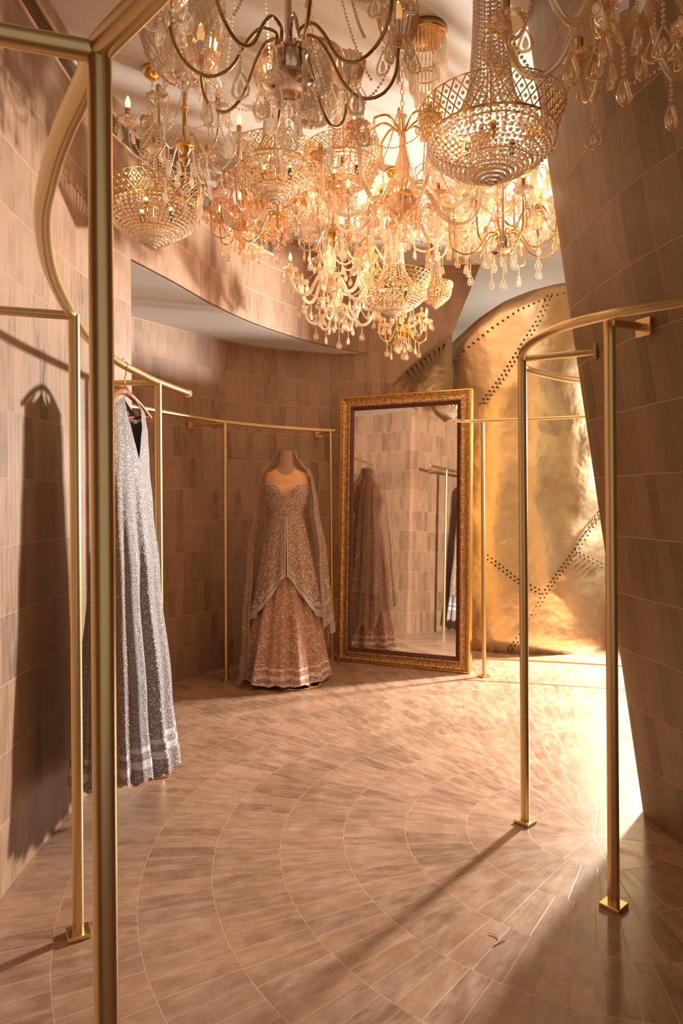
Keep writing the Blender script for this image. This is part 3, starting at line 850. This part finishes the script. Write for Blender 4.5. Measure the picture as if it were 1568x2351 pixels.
def armed(label, px, yhub, d, R, n=6, arm='armglass', metal='gold', cry='crystal', ra=.006, drop=.30, rise=.08, body='urn', rot=0.0, tall=.30, big=1.0, shade='dish', bottomdrop=5, dip=.07, upper=True, S=1.0, rose=True, lift=0.0):
    b = P(px, yhub, d)
    t = thing('chandelier', label, 'chandelier', b, rot)
    zc = CEIL-b.z; tall = min(tall, zc-.08)
    hanger_parts(t, tall, zc, metal, rose)
    bm = bmesh.new()
    if body == 'urn': pr = [(0, -.075), (.008, -.07), (.03, -.055), (.055, -.03), (.066, 0), (.05, .02), (.02, .032), (.014, .06), (.028, .10), (.032, .14), (.014, .20), (.010, tall-.03), (.02, tall-.015), (0, tall)]
    elif body == 'vase': pr = [(0, -.045), (.03, -.04), (.062, -.012), (.066, .004), (.03, .02), (.016, .035), (.020, .07), (.036, .12), (.040, .16), (.028, .195), (.010, .21), (.007, tall-.02), (0, tall)]
    elif body == 'dish': pr = [(0, -.046), (.012, -.050), (.034, -.046), (.052, -.032), (.050, -.024), (.030, -.018), (.034, -.012), (.034, .022), (.038, .026), (.02, .03), (.008, .06), (.006, tall), (0, tall)]
    else: pr = [(0, -.06), (.008, -.055), (.02, -.03), (.012, -.01), (.024, .01), (.010, .03), (.007, tall*.5), (.016, tall*.55), (.007, tall*.6), (.006, tall), (0, tall)]
    lathe(bm, [(r*big, z if z > .2 else z*big) for r, z in pr], 28, flute=14 if body in ('urn',) else 0, famp=.05)
    bmat = {'urn': cry, 'vase': 'milk', 'dish': 'chrome', 'stem': metal}[body]
    autosmooth(obj('body', bm, M[bmat], t))
    if body != 'dish':
        bm = bmesh.new(); lathe(bm, [(0, .018), (.035, .020), (.037, .030), (.03, .036), (0, .038)], 20); obj('hub_collar', bm, M[metal], t)
    # one arm and everything it carries, copied round
    r0 = .03
    pts = spline([(r0, 0, .02+lift), (R*.11, 0, .05+lift), (R*.24, 0, .055+lift), (R*.36, 0, .018+lift), (R*.50, 0, lift-dip*.65), (R*.68, 0, lift-dip), (R*.86, 0, lift-dip*.72), (R*.97, 0, lift-dip*.05), (R, 0, rise)], 4)
    am = shared(('arm', label), lambda bm: tube(bm, pts, ra, 9), arm, True)
    def bob(bm):
        if shade == 'shell':
            lathe(bm, [(.006, -.012), (.02, -.004), (.038, .02), (.046, .05), (.05, .07), (.046, .07), (.034, .022), (.0, .0)], 54, flute=18, famp=.09)
        else:
            lathe(bm, [(0, -.010), (.012, -.008), (.030, .0), (.045, .014), (.041, .015), (.026, .005), (0, .002)], 30, flute=10, famp=.07)
    bo = shared(('bobeche', shade), bob, 'shade' if shade == 'shell' else cry, True)
    cm = shared(('candle_tube',), lambda bm: lathe(bm, [(0, 0), (.010, 0), (.010, .055), (.006, .06), (0, .06)], 10), metal, True)
    bu = shared(('bulb',), lambda bm: lathe(bm, [(0, .058), (.008, .062), (.011, .078), (.006, .098), (0, .108)], 10), 'bulb', True)
    p1 = pendant_mesh(2, .040*S, .026*S, .0042, cry); p2 = pendant_mesh(5, .046*S, .030*S, .0045, cry); p3 = pendant_mesh(bottomdrop, .046*S, .032*S, .0055, cry)
    for k in range(n):
        a = 2*PI*k/n
        o = link('arm', am, t, rot=(0, 0, a))
        link('bobeche', bo, o, (R, 0, rise+.01))
        link('candle_tube', cm, o, (R, 0, rise+.012))
        if k % 3 == 0: link('bulb', bu, o, (R, 0, rise+.012))
        for q in range(5):
            w = 2*PI*q/5+k
            link('crystal_drop', p1, o, (R+.041*math.cos(w), .041*math.sin(w), rise+.018), (0, 0, w))
        link('crystal_drop', p2, o, (R*.66, 0, lift-dip-.004), (0, 0, k))
        # swag of beads from this arm to the next
        A_ = Vector((R*.98, 0, rise)); B_ = Matrix.Rotation(2*PI/n, 3, 'Z') @ A_
        sw = [A_.lerp(B_, s)+Vector((0, 0, -.07*4*s*(1-s))) for s in lin(0, 1, 9)]
        link('bead_strand', strand_mesh('swag'+label, sw, .0042, .0105, cry), o)
    link('crystal_drop', p3, t, (0, 0, -.06*big))
    for q in range(6):
        w = 2*PI*q/6; link('crystal_drop', p2, t, (.055*big*math.cos(w), .055*big*math.sin(w), -.015), (0, 0, w))
    if upper:
        rr = R*.42; zz = tall*.82
        bm = bmesh.new()
        for q in range(n):
            w = 2*PI*(q+.5)/n
            tube(bm, spline([(0, 0, zz-.03), (rr*.5*math.cos(w), rr*.5*math.sin(w), zz+.03), (rr*math.cos(w), rr*math.sin(w), zz)], 4), ra*.55, 6)
        obj('upper_crown', bm, M[metal], t)
        for q in range(n):
            w = 2*PI*(q+.5)/n
            link('crystal_drop', p2, t, (rr*math.cos(w), rr*math.sin(w), zz), (0, 0, w))
        hi = [Vector((rr*math.cos(.5*2*PI/n), rr*math.sin(.5*2*PI/n), zz)), Vector((R*.75, 0, -.0))]
        sm = strand_mesh('fall'+label, [hi[0].lerp(hi[1], s)+Vector((0, 0, -.05*4*s*(1-s))) for s in lin(0, 1, 8)], .0040, .010, cry)
        for q in range(n): link('bead_strand', sm, t, rot=(0, 0, 2*PI*q/n))
    return t

def glass_bowl(label, px, ybot, d, rpx, hpx, mat='crystal'):
    b = P(px, ybot, d); R = rpx/FPX*d; H = hpx/FPX*d
    t = thing('chandelier', label, 'chandelier', b)
    hanger_parts(t, H+.02, CEIL-b.z)
    bm = bmesh.new()
    lathe(bm, [(0, 0), (R*.3, H*.02), (R*.62, H*.12), (R*.85, H*.3), (R*.98, H*.55), (R, H*.8), (R*.95, H), (R*.90, H), (R*.93, H*.78), (R*.80, H*.31), (R*.55, H*.15), (0, H*.05)], 56, flute=28, famp=.02)
    obj('bowl', bm, M[mat], t)
    bm = bmesh.new(); lathe(bm, [(0, -.02), (.008, -.016), (.018, -.004), (.02, .004), (0, .008)], 16); obj('finial', bm, M['chrome'], t)
    bm = bmesh.new(); ring_tube(bm, R*.97, H, .004, 48)
    for k in range(3):
        a = 2*PI*k/3; tube(bm, [(R*.97*math.cos(a), R*.97*math.sin(a), H), (0, 0, H+.05)], .002, 5)
    tube(bm, [(0, 0, 0), (0, 0, H+.05)], .003, 6); obj('rim', bm, M['gold'], t)
    bm = bmesh.new()
    for i in range(30):      # diagonal cut lines on the glass
        for dr in (-1, 1):
            pts = []
            for s in lin(.06, .95, 12):
                tt = s; prof = [(0, .35), (.12, .62), (.3, .85), (.55, .98), (.8, 1.0), (1, .95)]
                for (za, ra_), (zb, rb_) in zip(prof, prof[1:]):
                    if tt <= zb: rr = ra_+(rb_-ra_)*(tt-za)/(zb-za); break
                a = 2*PI*i/30+dr*tt*1.0; pts.append((R*rr*1.01*math.cos(a), R*rr*1.01*math.sin(a), H*tt))
            tube(bm, pts, .0018, 4, cap=False)
    obj('cut_pattern', bm, M['milk'], t)
    pm = pendant_mesh(2, .045, .034, .005, mat)
    for k in range(12):
        a = 2*PI*k/12; link('crystal_drop', pm, t, (R*1.02*math.cos(a), R*1.02*math.sin(a), H), (0, 0, a))
    return t

def drum_light(label, px, ybot, d, rpx, ytop):
    b = P(px, ybot, d); R = rpx/FPX*d
    t = thing('chandelier', label, 'chandelier', b); zc = CEIL-b.z
    bm = bmesh.new(); lathe(bm, [(0, zc), (R, zc), (R, zc-.03), (R*.9, zc-.035), (0, zc-.035)], 40); obj('ceiling_plate', bm, M['bronze'], t)
    for rr, z1, L, nn in ((.95, zc-.03, .16, 34), (.72, zc-.12, .14, 26), (.48, zc-.2, .13, 18)):
        def b_(bm):
            drop_shape(bm, 0, L, .014)
        me = shared(('prism', L), b_, 'crystal')
        bm = bmesh.new(); ring_tube(bm, R*rr, z1, .004, 40); tube(bm, [(R*rr, 0, z1), (R*rr*.5, 0, zc-.03)], .002, 5); tube(bm, [(-R*rr, 0, z1), (-R*rr*.5, 0, zc-.03)], .002, 5)
        obj('tier_ring', bm, M['gold'], t)
        for k in range(nn):
            a = 2*PI*k/nn; link('prism', me, t, (R*rr*math.cos(a), R*rr*math.sin(a), z1), (0, 0, a))

empire('largest crystal basket chandelier with tall beaded tower and gold lattice rim, upper right', 1128, 420, 2.3, 146, 318, -30, nst=52, bead_r=.0068)
empire('crystal basket chandelier with lattice rim just above the cluster, left of its neighbour', 632, 466, 3.1, 88, 385, 215, nst=40, bead_r=.0066)
empire('crystal basket chandelier with lattice rim behind and right of its twin', 790, 450, 3.5, 80, 378, 250, mat='pink', nst=36, bead_r=.0068)
empire('crystal basket chandelier with conical beaded tower low over the mirror', 905, 728, 4.2, 75, 668, 520, nst=38, bead_r=.0072)
empire('small dim crystal basket chandelier against upper tiled wall, farthest back', 1000, 708, 5.4, 36, 668, 585, mat='pink', nst=26, bead_r=.0075, lat='small')
empire('rounded crystal basket chandelier hanging alone from gold chain at far left', 352, 569, 3.2, 103, 482, 280, nst=46, bead_r=.0072)
glass_bowl('cut glass bowl chandelier with diamond pattern behind near brass rack', 420, 186, 2.0, 98, 190)
glass_bowl('deep ribbed glass bowl chandelier under the bronze-armed one', 715, 285, 2.6, 78, 150)
drum_light('tiered drum chandelier of crystal prisms fixed flat to the ceiling', 978, 268, 2.95, 50, 92)
armed('large bronze-armed chandelier with domed nickel dish cut off by top of picture', 663, 158, 1.62, .275, 8, 'bronze', 'bronze', 'crystal', .0042, body='dish', rot=.25, big=1.2, shade='shell', dip=.075, rise=.09, lift=.03, tall=.45, S=1.25)
armed('honey glass chandelier with ribbed bowl and teardrops in top right corner', 1432, 20, 1.35, .235, 6, 'armglass', 'gold', 'amber', .0075, body='urn', rot=.55, big=1.0, dip=.085, rise=.03, tall=.4, bottomdrop=6, upper=False, S=1.15)
armed('wide glass-armed chandelier with amber column in middle of the cluster', 925, 460, 2.8, .34, 8, 'armglass', 'gold', 'pink', .0085, body='urn', rot=.2, dip=.08, rise=.13, tall=.36)
armed('gold wire-armed chandelier with small nickel dish left of leaning wall', 1155, 562, 3.2, .26, 8, 'gold', 'gold', 'crystal', .0042, body='dish', rot=.1, dip=.05, rise=.12, tall=.34, bottomdrop=8)
armed('thin gold stem chandelier with looping arms above the far left basket', 425, 350, 2.7, .215, 6, 'chrome', 'gold', 'crystal', .0036, body='stem', rot=.3, dip=.05, rise=.07, tall=.32)
armed('pale wire-armed chandelier with slim crystal stem left of cluster middle', 640, 505, 3.6, .30, 8, 'chrome', 'gold', 'pink', .0045, body='stem', rot=.1, dip=.06, rise=.12, tall=.30)
armed('milk glass chandelier with vase body and swan arms, lower middle', 757, 655, 4.0, .235, 6, 'milk', 'gold', 'crystal', .0105, body='vase', rot=.3, dip=.07, rise=.05, tall=.33, upper=False)
armed('milk glass chandelier with curling arms hanging lowest of the two pale ones', 778, 722, 4.7, .24, 6, 'milk', 'gold', 'crystal', .0095, body='urn', rot=.1, dip=.07, rise=.02, tall=.3, upper=False, bottomdrop=10)
armed('little gold-armed chandelier with teardrops, lowest of all over mirror frame', 925, 770, 4.9, .18, 6, 'gold', 'gold', 'amber', .0055, body='stem', rot=.2, dip=.05, rise=.09, tall=.25)
armed('amber crystal chandelier fringed with long drops at left edge of cluster', 562, 535, 4.1, .20, 8, 'gold', 'gold', 'pink', .005, body='urn', rot=.2, dip=.04, rise=.10, tall=.3)
armed('orange-lit crystal chandelier tucked beside leaning tiled wall', 1225, 500, 3.75, .20, 8, 'bronze', 'gold', 'amber', .0055, body='urn', rot=.3, dip=.06, rise=.14, tall=.3)
armed('peach crystal chandelier packed between vase chandelier and column chandelier', 845, 590, 4.35, .22, 8, 'armglass', 'gold', 'pink', .006, body='urn', rot=.1, dip=.05, rise=.10, tall=.3)
armed('peach crystal chandelier with hanging drops behind gold wire-armed one', 1050, 545, 3.9, .27, 8, 'armglass', 'gold', 'pink', .006, body='urn', rot=.35, dip=.05, rise=.12, tall=.3)
armed('peach crystal chandelier high up behind the amber column', 700, 480, 4.3, .24, 8, 'gold', 'gold', 'pink', .005, body='urn', rot=.1, dip=.05, rise=.12, tall=.3)

armed('peach crystal chandelier with long drops right of the amber column', 1000, 500, 3.5, .25, 8, 'armglass', 'gold', 'crystal', .006, body='urn', rot=.6, dip=.06, rise=.10, tall=.3)
armed('clear crystal chandelier directly above the vase-bodied milk glass one', 765, 545, 3.55, .20, 8, 'chrome', 'gold', 'crystal', .005, body='stem', rot=.4, dip=.05, rise=.10, tall=.3)
armed('honey crystal chandelier deep in the cluster under the largest basket', 1110, 470, 4.6, .30, 8, 'gold', 'gold', 'crystal', .006, body='urn', rot=.2, dip=.05, rise=.12, tall=.3)
armed('honey crystal chandelier high in the cluster beside the air grille', 590, 480, 4.2, .21, 8, 'gold', 'gold', 'crystal', .006, body='urn', rot=.5, dip=.05, rise=.12, tall=.3)

# a loose curl of thread dropped on the floor
def thread():
    bm = bmesh.new(); b = G(1125, 2155)
    pts = [(b.x+.018*math.sin(i*.9)+.004*i, b.y+.022*math.cos(i*.7)-.003*i, .003) for i in range(9)]
    tube(bm, spline(pts, 4), .0012, 5); tag(obj('thread', bm, M['plaster']), 'curl of white thread dropped on floor left of near right post', 'thread')
thread()

# ------------------------------------------------ light
lamp('SPOT', (3.7, 6.15, 1.98), 2400, (1, .94, .87), .16, 'shop_light', (.2, 3.5, .95), spot_size=1.62, spot_blend=.3)
lamp('SPOT', (2.35, 4.45, 3.30), 270, (1, .97, .93), .12, 'ceiling_spot', (2.1, 4.3, 0), spot_size=1.25, spot_blend=.8)
lamp('POINT', (1.75, 6.9, 2.3), 30, (1, .88, .74), .2, 'far_space_fill')  # unseen fill inside the drum, added to brighten the far ceiling and wall
for px, py, d, e in ((860, 400, 2.7, 3.0), (700, 430, 3.3, 3.5), (1040, 330, 2.2, 2.0), (600, 90, 1.75, 2.5), (820, 620, 4.1, 3.0), (1110, 480, 3.5, 2.5), (600, 560, 3.8, 2.0), (960, 600, 4.4, 2.0), (300, 400, 2.95, 1.6), (950, 750, 4.6, 1.6), (757, 610, 4.08, 8.0), (600, 590, 3.95, 5.0)):  # chandelier glow; the last two are fill added to brighten the mannequin
    lamp('POINT', P(px, py, d), e*.42, (1, .62, .34), .03, 'chandelier_and_fill_light')
w = bpy.data.worlds.new('world'); bpy.context.scene.world = w; w.use_nodes = True
w.node_tree.nodes['Background'].inputs[0].default_value = (1, .84, .68, 1); w.node_tree.nodes['Background'].inputs[1].default_value = .36

# ------------------------------------------------ camera
cam = bpy.data.cameras.new('camera'); co = bpy.data.objects.new('camera', cam); C.objects.link(co)
co.location = (0, 0, EYE)
cam.sensor_fit = 'VERTICAL'; cam.sensor_height = 36; cam.lens = 36*FPX/2351
cam.shift_y = -(2351/2-HY)/2351; cam.clip_start = .02
co.rotation_euler = (PI/2, 0, 0)
co.rotation_euler = (Matrix.Rotation(PI/2, 3, 'X') @ Matrix.Rotation(-ROLL, 3, 'Z')).to_euler()
sc = bpy.context.scene; sc.camera = co
sc.view_settings.view_transform = 'Standard'; sc.view_settings.look = 'None'; sc.view_settings.gamma = 1
sc.view_settings.use_curve_mapping = False; sc.view_settings.exposure = 0.22
